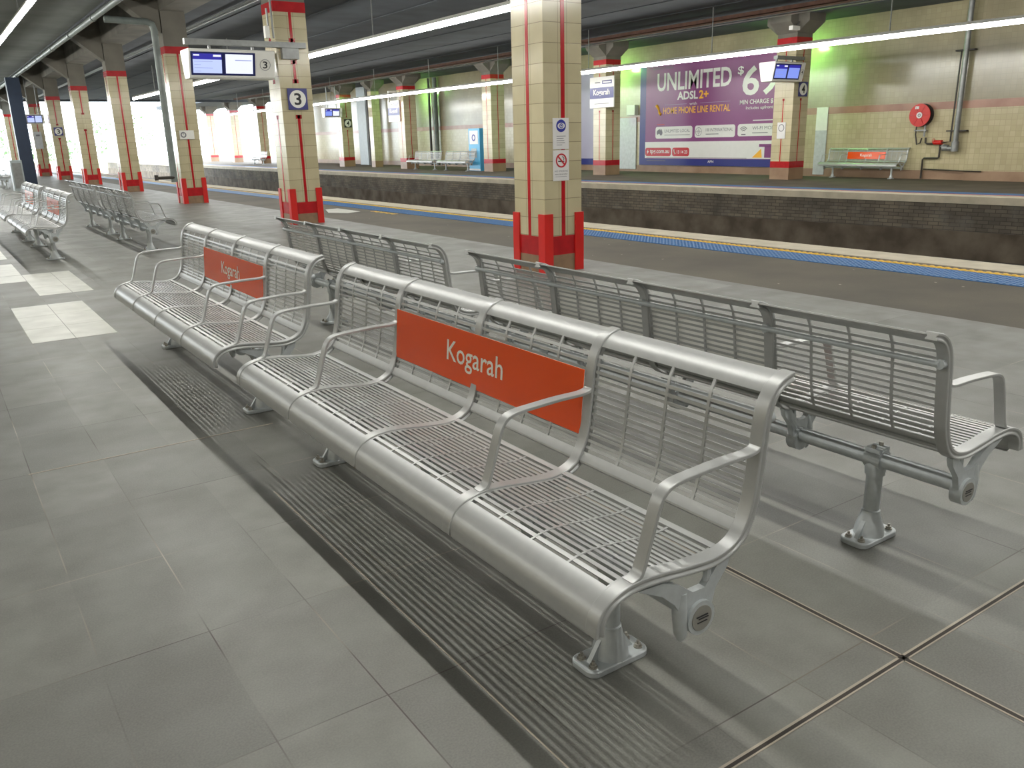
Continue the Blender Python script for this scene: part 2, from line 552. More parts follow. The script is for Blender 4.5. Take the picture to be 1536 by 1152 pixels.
# ================================================================== LIGHTS
def strip_light(x, z, y0, y1, label, yr0, ztop, glow='glow', k_=1.0):
    r = empty('strip_light', (x, y0, z))
    tag(r, label, 'light', 'long suspended strip lights')
    L = y1 - y0
    MB().prism([(-.065, .03), (.065, .03), (.035, .10), (-.035, .10)], 'y', 0, L).build('housing', M['white'], r)
    df = MB()
    ns = max(2, int(L / 2.8))
    for i in range(ns + 1):
        yv = .02 + (L - .04) * i / ns
        df.v += [(px * k_, yv, .03 + (pz - .03) * k_) for px, pz in ((-.022, .03), (-.026, .008), (-.014, -.016), (.014, -.016), (.026, .008), (.022, .03))]
    for i in range(ns):
        for k in range(5):
            a = i * 6 + k
            df.face([a, a + 1, a + 7, a + 6])
    df.build('diffuser', M[glow], r)
    yy = yr0
    while yy < y1:
        if yy > y0:
            MB().tube([(0, yy - y0, .09), (0, yy - y0, ztop - z)], .016, 6).build('rod', M['steelgal'], r)
        yy += 5.56
    return r
strip_light(2.06, 3.88, -6, 66, 'bright strip light over the benches, upper left', -3.2, 4.945)
strip_light(9.3, 3.79, -6, 46, 'bright strip light above the near platform edge', 2.42, 4.945, 'glow_wide', 2.0)
strip_light(-5.0, 3.79, -6, 50, 'strip light on the left side of the island platform, out of the picture', -3.2, 4.945, 'glow_dim')
strip_light(19.5, 3.62, -6, 66, 'bright strip light hung above the far platform edge', 1.35, 4.945, 'glow_wide', 2.0)

# unlit batten along the column line
r = empty('light_batten', (7.42, 0, 4.86))
tag(r, 'unlit pinkish batten fixed high behind the column row', 'light')
MB().box(-.04, .04, -6, 70, .0, .05).build('housing', M['steelgal'], r)
MB().tube([(0, -6, -.02), (0, 70, -.02)], .018, 6).build('tube', M['steelgal'], r)

# cable trays
def tray(x, z, wd, label, y0=-6, y1=66, mat='steelgal'):
    mb = MB()
    mb.box(x - wd / 2, x + wd / 2, y0, y1, z, z + .02).box(x - wd / 2, x - wd / 2 + .015, y0, y1, z, z + .12).box(x + wd / 2 - .015, x + wd / 2, y0, y1, z, z + .12)
    r = empty('cable_tray', (0, 0, 0))
    tag(r, label, 'cable tray')
    mb.build('tray', M[mat], r)
    for k in range(3):
        MB().tube([(x - wd / 3 + k * wd / 3, y0, z + .045), (x - wd / 3 + k * wd / 3, y1, z + .045)], .02, 6).build('cable', M['rust' if k == 1 else 'dkpipe'], r)
tray(20.5, 4.68, .35, 'long cable tray under the ceiling above the far platform edge', mat='rust')
tray(21.55, 4.75, .25, 'narrower cable tray just in front of the far columns')

# pipes on the near side
mb = MB()
mb.tube([(4.38, -6, 4.72), (4.38, 70, 4.72)], .075, 10)
r = mb.build('ceiling_pipe', M['pipe'], smooth=True)
tag(r, 'long grey pipe running under the ceiling edge, upper left', 'pipe')
mb = MB()
for y in range(1, 60, 4):
    mb.tube([(4.38, y, 4.72), (4.38, y + .12, 4.72)], .092, 10)
mb.build('coupling', M['pipe'], r)
r = MB().tube([(4.5, 24.35, 4.62), (5.5, 24.35, 4.60), (5.62, 24.35, 4.55), (5.66, 24.35, 4.42), (5.66, 24.35, 1.2), (5.66, 24.35, .6)], .085, 10).build('drain_pipe', M['pipe'], smooth=True)
tag(r, 'thick grey drain pipe bent down beside the third column', 'pipe')
r2 = MB().tube([(5.15, 24.3, .72), (5.66, 24.3, .72)], .04, 8).tube([(5.2, 24.3, .66), (5.2, 24.3, .8)], .05, 8).build('valve', M['dkpipe'], r)

# ================================================================== BENCH
OUT = [(-.329, .392), (-.326, .425), (-.306, .452), (-.266, .470), (-.217, .477), (-.148, .474), (-.06, .463), (.03, .455), (.085, .460), (.13, .474), (.168, .502), (.196, .55), (.214, .61), (.226, .69), (.233, .75), (.240, .81), (.250, .852), (.270, .885), (.298, .903), (.330, .911)]
def catmull(P, n=6):
    R = []
    Q = [P[0]] + P + [P[-1]]
    for i in range(1, len(Q) - 2):
        p0, p1, p2, p3 = Q[i - 1], Q[i], Q[i + 1], Q[i + 2]
        for k in range(n):
            tt = k / n
            R.append(tuple(.5 * (2 * p1[j] + (p2[j] - p0[j]) * tt + (2 * p0[j] - 5 * p1[j] + 4 * p2[j] - p3[j]) * tt ** 2 + (3 * p1[j] - p0[j] - 3 * p2[j] + p3[j]) * tt ** 3) for j in (0, 1)))
    R.append(P[-1])
    return R
class Path:
    def __init__(s, pts):
        s.p = pts; s.s = [0.0]
        for a, b in zip(pts, pts[1:]):
            s.s.append(s.s[-1] + math.hypot(b[0] - a[0], b[1] - a[1]))
        s.L = s.s[-1]
    def at(s, q, d=0.0):
        q = max(0.0, min(s.L, q))
        i = 0
        while i < len(s.s) - 2 and s.s[i + 1] < q:
            i += 1
        f = (q - s.s[i]) / (s.s[i + 1] - s.s[i])
        def tan(i):
            a = s.p[max(i - 1, 0)]; b = s.p[min(i + 1, len(s.p) - 1)]
            l = math.hypot(b[0] - a[0], b[1] - a[1])
            return ((b[0] - a[0]) / l, (b[1] - a[1]) / l)
        t0, t1 = tan(i), tan(i + 1)
        tx, tz = t0[0] * (1 - f) + t1[0] * f, t0[1] * (1 - f) + t1[1] * f
        l = math.hypot(tx, tz)
        x = s.p[i][0] * (1 - f) + s.p[i + 1][0] * f
        z = s.p[i][1] * (1 - f) + s.p[i + 1][1] * f
        return (x - tz / l * d, z + tx / l * d)
    def find(s, fn):
        for q, p in zip(s.s, s.p):
            if fn(p): return q
        return s.L
PATH = Path(catmull(OUT))
def sweep(mb, path, q0, q1, sec, n):            # sec: list of (y, d)
    rings = []
    for i in range(n + 1):
        q = q0 + (q1 - q0) * i / n
        ring = []
        for y, d in sec:
            x, z = path.at(q, d)
            ring.append((x, y, z))
        rings.append(ring)
    mb.loft(rings)
    return mb
def rect(y0, y1, d0, d1): return [(y0, d0), (y1, d0), (y1, d1), (y0, d1)]
PITCH = .69
s_f = PATH.find(lambda p: p[0] > -.278)          # front solid roll ends
s_b = PATH.find(lambda p: p[0] > .088)           # seat slats end
s_k0 = PATH.find(lambda p: p[1] > .500)          # back strip begins
s_k1 = PATH.find(lambda p: p[1] > .528)
s_t = PATH.find(lambda p: p[1] > .874)           # top roll begins

def make_bench(sign=True):
    r = empty('platform_bench', (0, 0, 0))
    hw = .021
    sec = [(-hw, 0), (hw, 0), (hw, .008), (hw - .005, .010), (hw - .005, .016), (hw, .018), (hw, .028), (-hw, .028), (-hw, .018), (-hw + .005, .016), (-hw + .005, .010), (-hw, .008)]
    frame = MB(); sweep(frame, PATH, 0, PATH.L, sec, 70)
    f0 = None
    for i in range(5):
        y = (i - 2) * PITCH
        if f0 is None:
            f0 = frame.build('side_frame', M['metal'], r, smooth=True, bevel=.0025); f = f0
        else:
            f = f0.copy(); col.objects.link(f); f.parent = r
        f.location = (0, y, 0)
    # seat and back panels, built once, copied per module
    w2 = PITCH / 2 - hw
    ribs = [-w2 / 2, 0, w2 / 2]
    sp = MB()
    sweep(sp, PATH, 0.0, s_f, rect(-w2, w2, .019, .0235), 16)
    # rolled lip under the front edge
    x0, z0 = PATH.at(0, .021)
    sp.loft([[(x0 - .002 + dx, -w2, z0 + dz), (x0 - .002 + dx, w2, z0 + dz), (x0 + .002 + dx, w2, z0 + dz), (x0 + .002 + dx, -w2, z0 + dz)] for dx, dz in ((0, .002), (.001, -.004), (.006, -.011), (.018, -.014))])
    nrow = 17
    dp = (s_b - s_f) / nrow
    for k in range(nrow):
        q = s_f + k * dp + .0098
        if k == nrow - 1: break
        sweep(sp, PATH, q, q + dp - .0098, rect(-w2, w2, .019, .0225), 1)
    for y in ribs:
        sweep(sp, PATH, s_f, s_b, rect(y - .004, y + .004, .0185, .0237), 14)
    for y in (-w2 + .004, w2 - .004):
        sweep(sp, PATH, s_f, s_b, rect(y - .006, y + .006, .018, .0225), 14)
    # rounded rear edge of the seat
    q = s_b - dp + .0098
    sweep(sp, PATH, q, s_b + .006, rect(-w2, w2, .019, .026), 4)
    xr, zr = PATH.at(s_b + .006, .016)
    sp.tube([(xr, -w2, zr), (xr, w2, zr)], .0095, 10)
    bp = MB()
    sweep(bp, PATH, s_k0, s_k1, rect(-w2, w2, .016, .0205), 6)
    xr, zr = PATH.at(s_k0, .012)
    bp.tube([(xr, -w2, zr), (xr, w2, zr)], .007, 8)
    nb = 15
    db = (s_t - s_k1) / nb
    for k in range(nb - 1):
        q = s_k1 + (k + 1) * db
        sweep(bp, PATH, q - .0092, q, rect(-w2, w2, .016, .0195), 1)
    for y in ribs:
        sweep(bp, PATH, s_k1, s_t, rect(y - .005, y + .005, .0155, .0207), 14)
    sweep(bp, PATH, s_t, PATH.L - .004, rect(-w2, w2, .016, .0215), 16)
    s0 = b0 = None
    for i in range(4):
        y = (i - 1.5) * PITCH
        if s0 is None:
            s0 = sp.build('seat_panel', M['metal'], r, smooth=True); b0 = bp.build('back_panel', M['metal'], r, smooth=True); a, b = s0, b0
        else:
            a = s0.copy(); b = b0.copy()
            for o in (a, b): col.objects.link(o); o.parent = r
        a.location = (0, y, 0); b.location = (0, y, 0)
    # armrests
    AP = Path(catmull([(.218, .772), (.212, .752), (.195, .741), (.16, .737), (.08, .737), (-.01, .733), (-.085, .728), (-.122, .718), (-.142, .70), (-.155, .672), (-.178, .60), (-.202, .525), (-.215, .508), (-.240, .499)], 4))
    am = MB(); sweep(am, AP, 0, AP.L, rect(-.019, .019, -.0055, .0055), 50)
    a0 = None
    for i in (0, 1, 3, 4):
        y = (i - 2) * PITCH
        if a0 is None:
            a0 = am.build('armrest', M['metal'], r, smooth=True, bevel=.002); a = a0
        else:
            a = a0.copy(); col.objects.link(a); a.parent = r
        a.location = (0, y, 0)
    # beam and back rod
    E = 2 * PITCH
    MB().tube([(0, -E - .01, .335), (0, E + .01, .335)], .030, 18).build('beam', M['cast'], r, smooth=True)
    s_r = PATH.find(lambda p: p[1] > .825)
    xr, zr = PATH.at(s_r, -.020)
    MB().tube([(xr, -E, zr), (xr, E, zr)], .0105, 10).build('back_rod', M['cast'], r, smooth=True)
    # brackets
    poly = [(-.215, .468), (-.13, .463), (-.075, .44), (-.02, .400), (.025, .400), (.055, .435), (.075, .458), (.12, .468), (.108, .435), (.066, .385), (.052, .335), (.036, .300), (.010, .278), (-.02, .284), (-.036, .31), (-.06, .345), (-.085, .385), (-.13, .425)]
    bm_ = MB(); bm_.prism(poly, 'y', -.011, .011)
    bm_.disc((0.006, 0, .320), .049, 'y', .021)
    bm_.tube([(-.052, 0, .405), (-.056, 0, .35), (-.050, 0, .288), (-.048, 0, .270)], [.015, .021, .019, .013], 12)
    bm_.tube([(-.050, 0, .274), (-.050, 0, .262)], .008, 6)
    bm_.tube([(.040, 0, .41), (.045, 0, .45)], .010, 8)
    hk = MB().tube([(xr - .035, 0, zr - .004), (xr - .02, 0, zr - .002), (xr, 0, zr)], [.012, .017, .017], 10)
    cp = MB().disc((0.006, 0, .320), .036, 'y', .002)
    k0 = None
    for i in range(5):
        y = (i - 2) * PITCH
        if k0 is None:
            k0 = bm_.build('bracket', M['cast'], r, smooth=True); k = k0
        else:
            k = k0.copy(); col.objects.link(k); k.parent = r
        k.location = (0, y, 0)
        if i == 0:
            h0 = hk.build('rod_hook', M['cast'], r, smooth=True); h_ = h0
        else:
            h_ = h0.copy(); col.objects.link(h_); h_.parent = r
        h_.location = (0, y, 0)
        if i in (0, 4):
            sg = -1 if i == 0 else 1
            c = cp.build('end_cap', M['capface'], k, smooth=True, loc=(0, sg * .0215, 0))
            t_ = MB()
            t_.box(-.022, .02, -.001, .001, .326, .329).box(-.014, .022, -.001, .001, .319, .3215).box(-.018, .018, -.001, .001, .309, .311)
            t_.build('maker_mark', M['black'], k, loc=(.006, sg * .0245, 0))
    # legs
    for sg in (-1, 1):
        y = sg * 1.045
        lg = MB()
        lg.lathe([(.058, .018), (.055, .045), (.043, .085), (.036, .110), (.0345, .115), (.0345, .122), (.030, .126), (.030, .27), (.037, .272), (.040, .31), (.037, .33)], (0, y), 20)
        lg.disc((0, y, .335), .040, 'y', .034, 18)
        lg.prism([(-.088, .018), (-.05, .018), (-.03, .085), (-.042, .085)], 'y', y - .008, y + .008)
        lg.prism([(.088, .018), (.05, .018), (.03, .085), (.042, .085)], 'y', y - .008, y + .008)
        lg.box(-.034, .034, y - .03, y + .03, .365, .382)
        L = lg.build('leg', M['cast'], r, smooth=True)
        pl = []
        for cx, cy, a0_ in ((.085, .025, 0), (-.085, .025, 90), (-.085, -.025, 180), (.085, -.025, 270)):
            for k_ in range(6):
                a = math.radians(a0_ + 90 * k_ / 5)
                pl.append((cx + .033 * math.cos(a), y + cy + .033 * math.sin(a)))
        MB().prism(pl, 'z', 0, .022).build('foot_plate', M['cast'], L, smooth=True, bevel=.004)
        for bxx, byy in ((-.09, .028), (-.09, -.028), (.09, .028), (.09, -.028)):
            MB().tube([(bxx, y + byy, .022), (bxx, y + byy, .026)], .014, 12).tube([(bxx, y + byy, .026), (bxx, y + byy, .034)], .0105, 6).tube([(bxx, y + byy, .034), (bxx, y + byy, .044)], .005, 8).build('bolt', M['bolt'], L, smooth=True)
        for bxx in (-.024, .024):
            MB().tube([(bxx, y, .382), (bxx, y, .394)], .009, 6).build('bolt', M['bolt'], L)
    if sign:
        a = (.186, .588); b = (.206, .808)
        mb = MB()
        hy = PITCH - .018
        for cur, d0, d1 in ((1, 0, .0015), (0, -.003, 0)):
            mb.cur = cur
            mb.loft([[(a[0] + d0, -hy, a[1]), (a[0] + d0, hy, a[1]), (a[0] + d1, hy, a[1]), (a[0] + d1, -hy, a[1])],
                     [(b[0] + d0, -hy, b[1]), (b[0] + d0, hy, b[1]), (b[0] + d1, hy, b[1]), (b[0] + d1, -hy, b[1])]])
        sgn = mb.build('sign_panel', [M['orange'], M['white']], r)
        tx = text('Kogarah', .196 - .0035, 0.005, .6965, .415, .112, 'W', M['cream_txt'], sgn, th=.0012, bold=.008)
        tx.rotation_euler = (0, -math.atan2(b[0] - a[0], b[1] - a[1]) * -1, 0)
    return r

bench0 = make_bench(True)
bench1 = make_bench(False)
spots = [
    ('A', 1.485, 2.735, 0, 'silver slatted bench nearest the camera, orange Kogarah sign on its backrest', 'front row benches facing left'),
    ('A', 1.470, 5.90, 0, 'silver slatted bench with orange sign, directly behind the nearest bench in its row', 'front row benches facing left'),
    ('A', 1.42, 14.90, 0, 'distant silver bench at left edge with pale reflections on its orange sign', 'front row benches facing left'),
    ('A', 1.40, 18.05, 0, 'farthest left facing silver bench with a red sign, near the dark post', 'front row benches facing left'),
    ('A', 2.825, 2.735, PI, 'silver bench seen from behind at right, arm and tube leg in view', 'back row benches facing the tracks'),
    ('A', 2.815, 5.90, PI, 'silver bench seen from behind, between the nearest bench and the red based column', 'back row benches facing the tracks'),
    ('B', 2.74, 14.90, PI, 'distant silver bench seen from behind, nearer of the left pair', 'back row benches facing the tracks'),
    ('B', 2.74, 18.10, PI, 'distant silver bench seen from behind, farther of the left pair', 'back row benches facing the tracks'),
    ('B', 2.90, 42.0, PI, 'small far bench at the left edge beside the dark post', 'back row benches facing the tracks'),
    ('A', 24.90, 16.45, 0, 'bench with orange Kogarah sign against the far tiled wall below the red hose reel', 'far platform benches'),
    ('B', 22.02, 36.85, 0, 'pale bench on the far platform touching the light blue cabinet', 'far platform benches'),
    ('B', 22.02, 40.1, 0, 'pale bench on the far platform, left one away from the light blue cabinet', 'far platform benches'),
    ('B', 21.75, 66.0, 0, 'tiny far bench on the far platform in the daylight glare', 'far platform benches'),
]
used = set()
for kd, x, y, rz, lb, g in spots:
    src = bench0 if kd == 'A' else bench1
    if kd in used:
        o = copy_tree(src)
    else:
        o = src; used.add(kd)
    o.location = (x, y, 0); o.rotation_euler = (0, 0, rz)
    tag(o, lb, 'bench', g)

# ================================================================== COLUMNS
def uvbox(name, x0, x1, y0, y1, z0, z1, mat, parent):
    me = bpy.data.meshes.new(name)
    V = [(x0, y0, z0), (x1, y0, z0), (x1, y1, z0), (x0, y1, z0), (x0, y0, z1), (x1, y0, z1), (x1, y1, z1), (x0, y1, z1)]
    F = [(0, 1, 5, 4), (1, 2, 6, 5), (2, 3, 7, 6), (3, 0, 4, 7), (4, 5, 6, 7)]
    me.from_pydata(V, [], F)
    uvl = me.uv_layers.new(name='UVMap')
    for p in me.polygons:
        for li in p.loop_indices:
            co = V[me.loops[li].vertex_index]
            n = p.normal
            uu = co[0] - (x0 + x1) / 2 if abs(n.y) > .5 else co[1] - (y0 + y1) / 2
            uvl.data[li].uv = (uu, co[2])
    me.materials.append(mat)
    o = bpy.data.objects.new(name, me); col.objects.link(o); o.parent = parent
    return o

def column(cx, cy, wx, wy, style, label, group, gaps=(), T=()):
    r = empty('tiled_column', (cx, cy, 0))
    tag(r, label, 'column', group)
    hx, hy = wx / 2, wy / 2
    ztop = 4.9
    near = style == 'near'
    zb0, zb1, z_band, z_top0, z_top1 = (.20, .42, .2, 3.86, 4.04) if near else (.37, .57, .3, 4.12, 4.3)
    uvbox('tiled_shaft', -hx, hx, -hy, hy, 0, z_top0, M['coltile'], r)
    bx('upper_shaft', M['concrete'], -hx + .002, hx - .002, -hy + .002, hy - .002, z_top1, ztop, r)
    e = .003
    bx('tan_base', M['tan'] if near else M['skirt'], -hx - e, hx + e, -hy - e, hy + e, 0, zb0, r)
    if style != 'plain':
        bx('red_band', M['redtile'], -hx - e, hx + e, -hy - e, hy + e, zb0, zb1, r)
        bx('red_band', M['redtile'], -hx - e, hx + e, -hy - e, hy + e, z_top0, z_top1, r)
        segs = []
        z = zb1
        for a, b in gaps:
            segs.append((z, a, True)); z = b
        segs.append((z, z_top0, len(gaps) > 0))
        hw = .026 if near else .018
        for fx in range(4):
            mb = MB()
            for i, (a, b, tt) in enumerate(segs):
                def pl(u0, u1, a, b):
                    if fx == 0: mb.box(u0, u1, -hy - .004, -hy + .01, a, b)
                    if fx == 1: mb.box(-hx - .004, -hx + .01, u0, u1, a, b)
                    if fx == 2: mb.box(u0, u1, hy - .01, hy + .004, a, b)
                    if fx == 3: mb.box(hx - .01, hx + .004, u0, u1, a, b)
                pl(-hw, hw, a, b)
                if gaps and fx in (0, 1):
                    if i < len(segs) - 1: pl(-hw * 2.2, hw * 2.2, b - .07, b)
                    if i > 0 and b - a > .2: pl(-hw * 2.2, hw * 2.2, a, a + .07)
            mb.build('red_stripe', M['redtile'], r)
    else:
        bx('upper_tiles', M['coltile'], -hx, hx, -hy, hy, z_top0, z_top1, r)
    if near:
        g = .125; th = .02
        for sx in (-1, 1):
            for sy in (-1, 1):
                X, Yc = sx * (hx + th), sy * (hy + th)
                mb = MB()
                p = [(X, Yc), (X - sx * g, Yc), (X - sx * g, Yc - sy * th), (X - sx * th, Yc - sy * th), (X - sx * th, Yc - sy * g), (X, Yc - sy * g)]
                mb.prism(p, 'z', 0, .68)
                mb.build('corner_guard', M['red'], r)
    else:
        mb = MB()
        mb.prism([(-hx - .02, 4.42), (-hx - .38, 4.72), (-hx - .38, 4.95), (hx + .38, 4.95), (hx + .38, 4.72), (hx + .02, 4.42)], 'y', -hy - .02, hy + .02)
        mb.build('corbel', M['concrete'], r)
        mb = MB()
        mb.prism([(-hy - .02, 4.42), (-hy - .42, 4.72), (-hy - .42, 4.95), (hy + .42, 4.95), (hy + .42, 4.72), (hy + .02, 4.42)], 'x', -hx - .02, hx + .02)
        mb.build('corbel', M['concrete'], r)
    return r

near_lb = ['tall tiled column with red corner guards nearest the camera, two notices on it',
           'second tiled column along, carrying the blue 3 sign and the hanging display',
           'third tiled column along, with a grey drain pipe on its left side',
           'fourth tiled column from the camera with daylight on both sides',
           'fifth tiled column from the camera in the left background',
           'sixth tiled column from the camera, small blue 3 sign on it',
           'seventh tiled column from the camera, pale notice on it',
           'eighth tiled column from the camera, mostly behind the dark post',
           'ninth tiled column from the camera, at far left beyond the dark post']
for k in range(9):
    yc = 8.16 + 8.28 * k
    gp = ()
    if k == 1: gp = ((2.05, 2.62), (3.03, 3.34))
    if k == 5: gp = ((2.05, 2.65),)
    if k == 4: gp = ((2.3, 2.9),)
    column(6.12 + (0.06 if k else 0), yc, .54 if k == 0 else .62, .60, 'near', near_lb[k], 'tiled columns on the near platform', gp)

far = [(23.45, 18.22, 'far', 'far platform column carrying a small blue 4 sign and a display, beside the purple billboard', ((2.5, 3.02),)),
       (22.75, 26.4, 'far', 'far platform column with the white Kogarah name board, left of the purple billboard', ((2.45, 3.4),)),
       (22.55, 34.2, 'far', 'far platform column immediately right of the light blue cabinet', ()),
       (22.45, 42.6, 'far', 'far platform column behind the left end of the pale benches', ()),
       (22.9, 47.6, 'plain', 'narrow plain far platform column without any red band', ()),
       (22.55, 51.2, 'far', 'far platform column with a small 4 sign, seen just right of the second near column', ((2.2, 2.95),)),
       (22.6, 59.4, 'far', 'far platform column hidden mostly behind the second near column', ()),
       (22.8, 67.7, 'far', 'far platform column in daylight under the hanging display', ()),
       (23.2, 76.0, 'far', 'second to last far platform column in the glare', ()),
       (23.4, 84.0, 'far', 'last and smallest far platform column in the glare', ())]
for x, y, st, lb, gp in far:
    wd = .74 if st == 'far' else .5
    column(x, y, wd, .74 if st == 'far' else .5, st, lb, 'tiled columns on the far platform', gp)

# dark post
r = bx('dark_post', M['darksteel'], 4.15 - .27, 4.15 + .27, 44.8, 45.3, 0, 4.6)
tag(r, 'dark navy steel post at far left without any red', 'post')
r = bx('ticket_machine', M['ltblue'], 2.95, 3.35, 38.2, 38.9, 0, 1.15)
tag(r, 'low grey cabinet standing left of the dark post', 'cabinet')
bx('door', M['steelgal'], 3.0, 3.3, 38.18, 38.2, .1, 1.05, r)

# ================================================================== SIGNS
def num_sign(x, y, z, s, ch, label, mat='navy', px=0):
    r = empty('platform_number_sign', (x, y, z)); tag(r, label, 'sign')
    bx('backplate', M[mat], -s / 2, s / 2, -.012, 0, -s / 2, s / 2, r)
    MB().disc((0, -.014, 0), s * .42, 'y', .0015, 32).build('roundel', M['white'], r)
    text(ch, 0, -.017, 0, s * .36, s * .56, 'S', M['black'], r, name='numeral', bold=.02)
num_sign(6.18, 16.12, 2.335, .385, '3', 'square navy sign with a white circled 3 on the second column')
num_sign(6.18, 49.23, 2.36, .40, '3', 'tiny navy sign with a circled 3 on the sixth column')
num_sign(23.5, 17.83, 2.77, .44, '4', 'small navy sign with a circled 4 beside the purple billboard')
num_sign(22.6, 50.8, 2.6, .5, '4', 'tiny dark sign with a circled 4 right of the second column', 'black')

# notices on the nearest column
yf = 8.16 - .30
r = empty('cctv_notice', (6.085, yf, 1.57)); tag(r, 'white notice with a blue oval eye symbol on the nearest column', 'notice')
bx('panel', M['adwhite'], -.112, .112, -.012, 0, -.17, .17, r)
mb = MB(); n = 28
mb.prism([(.068 * math.cos(2 * PI * k / n), .085 + .068 * math.sin(2 * PI * k / n)) for k in range(n)], 'y', -.015, -.012)
mb.build('blue_oval', M['signblue'], r)
mb = MB()
mb.prism([(.052 * math.cos(2 * PI * k / n), .085 + .033 * math.sin(2 * PI * k / n)) for k in range(n)], 'y', -.017, -.015)
mb.build('eye_shape', M['adwhite'], r)
MB().ring((0, -.0175, .085), .018, .027, 'y', .001).disc((0, -.0175, .088), .010, 'y', .001, 12).build('pupil', M['signblue'], r)
mb = MB()
for i, wv in enumerate((.13, .10, .11, .12, .08)):
    mb.box(-.065, -.065 + wv, -.0135, -.012, -.03 - i * .024, -.024 - i * .024)
mb.build('text_lines', M['greyprint'], r)
r = empty('no_smoking_notice', (6.085, yf, 1.22)); tag(r, 'white no smoking notice with a red ring below the eye notice', 'notice')
bx('panel', M['adwhite'], -.112, .112, -.012, 0, -.17, .17, r)
MB().ring((0, -.0135, .055), .062, .078, 'y', .0015).build('red_ring', M['signred'], r)
mb = MB(); a = .055
mb.prism([(-a - .006, .055 + a - .006), (-a + .006, .055 + a + .006), (a + .006, .055 - a + .006), (a - .006, .055 - a - .006)], 'y', -.0165, -.0150)
mb.build('red_bar', M['signred'], r)
MB().box(-.045, .03, -.0140, -.012, .04, .053).box(.034, .042, -.014, -.012, .04, .053).tube([(.03, -.013, .06), (.04, -.013, .075), (.03, -.013, .09), (.012, -.013, .10)], .004, 6).build('cigarette', M['black'], r)
text('NO SMOKING', 0, -.0125, -.062, .19, .02, 'S', M['greyprint'], r, th=.001)
text('PENALTIES MAY APPLY', 0, -.0125, -.098, .18, .014, 'S', M['black'], r, th=.001)
mb = MB().box(-.085, .08, -.0135, -.012, -.125, -.121); mb.build('text_lines', M['greyprint'], r)

# small sign on third column
r = empty('direction_sign', (6.15, 24.40, 1.815)); tag(r, 'small white sign with a grey ring on the third column', 'sign')
bx('panel', M['white'], -.19, .19, -.012, 0, -.115, .115, r)
MB().ring((-.09, -.014, 0), .045, .075, 'y', .002).box(-.1, -.085, -.016, -.012, 0, .05).build('clock_ring', M['greyprint'], r)
# notice on seventh column
r = empty('column_notice', (6.1, 57.45, 2.1)); tag(r, 'pale notice on the seventh column', 'notice')
bx('panel', M['paper'], -.2, .2, -.02, 0, -.55, .4, r)
bx('heading', M['greyprint'], -.1, .1, -.025, -.02, .15, .25, r)

# hanging displays
def display(x0, x1, yc, z0, z1, d_top, d_bot, ch, label, numside, scr, sw, hy=0.0, hh=.12):
    r = empty('train_display', ((x0 + x1) / 2, yc, z0)); tag(r, label, 'display', 'hanging train displays')
    hx = (x1 - x0) / 2; h = z1 - z0; a = d_top / 2; b = d_bot / 2
    MB().prism([(-b, .03), (-b + .03, 0), (b - .03, 0), (b, .03), (a, h - .03), (a - .03, h), (-a + .03, h), (-a, h - .03)], 'x', -hx, hx).build('casing', M['white'], r, bevel=.006)
    tilt = math.atan2(a - b, h - .06)
    f = empty('screen_face', (0, -(a + b) / 2 - .002, h / 2)); f.parent = r
    f.rotation_euler = (tilt, 0, 0)
    xa = -hx + .03; xb = xa + sw
    # everything on the tilted face is a direct mesh so that it stays two levels deep
    mats = {}
    def flat(name, m, u0, u1, v0, v1, d):
        o = bx(name, m, u0, u1, -d, 0, v0, v1, r)
        o.location = f.location; o.rotation_euler = f.rotation_euler
        return o
    flat('bezel', M['scr_frame'], xa, xb, -h * .40, h * .40, .006)
    g = (xb - xa); m1 = xa + g * .03; m2 = xa + g * .47; m3 = xa + g * .53; m4 = xb - g * .04
    s1 = flat('screen', scr[0], m1, m2, -h * .33, h * .34, .008)
    flat('screen_header', M['scr_blue'], m1, m2, h * .14, h * .34, .009)
    s2 = flat('screen', scr[1], m3, m4, -h * .33, h * .34, .008)
    flat('screen_header', scr[2], m3, m4, h * .2, h * .34, .009)
    for i in range(4):
        o = flat('screen_text', M['scr_tx'], m1 + g * .02, m1 + g * (.12 if i % 2 else .3), h * (.06 - i * .11), h * (.075 - i * .11), .009)
    o = flat('screen_text', M['scr_wt'], m2 - g * .13, m2 - g * .01, h * .24, h * .31, .0095)
    o = flat('screen_text', M['scr_wt'], m1 + g * .01, m1 + g * .1, h * .26, h * .31, .0095)
    o = flat('screen_text', M['scr_tx'], m3 + g * .15, m4 - g * .02, h * .12, h * .15, .0095)
    cxn = (xb + hx) / 2
    rr = min((hx - xb) * .42, h * .2)
    o = MB().ring((cxn, -.004, 0), rr * .93, rr, 'y', .002).build('number_ring', M['greyprint'], r)
    o.location = f.location; o.rotation_euler = f.rotation_euler
    o = text(ch, cxn, 0, 0, rr * .85, rr * 1.25, 'S', M['black'], r, name='numeral', th=.004, bold=.01)
    o.location = Vector(f.location) + Vector((cxn, 0, 0)); o.rotation_euler = f.rotation_euler
    bpy.data.objects.remove(f)
    MB().box(-.02 - hx * .5, .02 - hx * .5, hy - .03, hy + .03, h, h + hh).box(hx * .5 - .02, hx * .5 + .02, hy - .03, hy + .03, h, h + hh).build('hanger', M['steelgal'], r)
    return r
d = display(4.24, 5.78, 16.28, 2.68, 3.17, .56, .34, '3', 'white hanging train display with two lit screens and a circled 3', 1, (M['scr_lt'], M['scr_wt'], M['scr_wt']), 1.14, -.2, .06)
r = empty('display_arm', (6.1, 16.1, 3.2)); tag(r, 'grey steel arm on the second column holding the display', 'bracket')
bx('arm', M['steelgal'], -1.9, .3, -.08, .036, .032, .13, r)
bx('clamp_plate', M['steelgal'], -.16, .16, -.06, .036, -.16, .03, r)
r = empty('junction_box', (5.70, 15.98, 3.38)); tag(r, 'small white box beside conduits high on the second column', 'box')
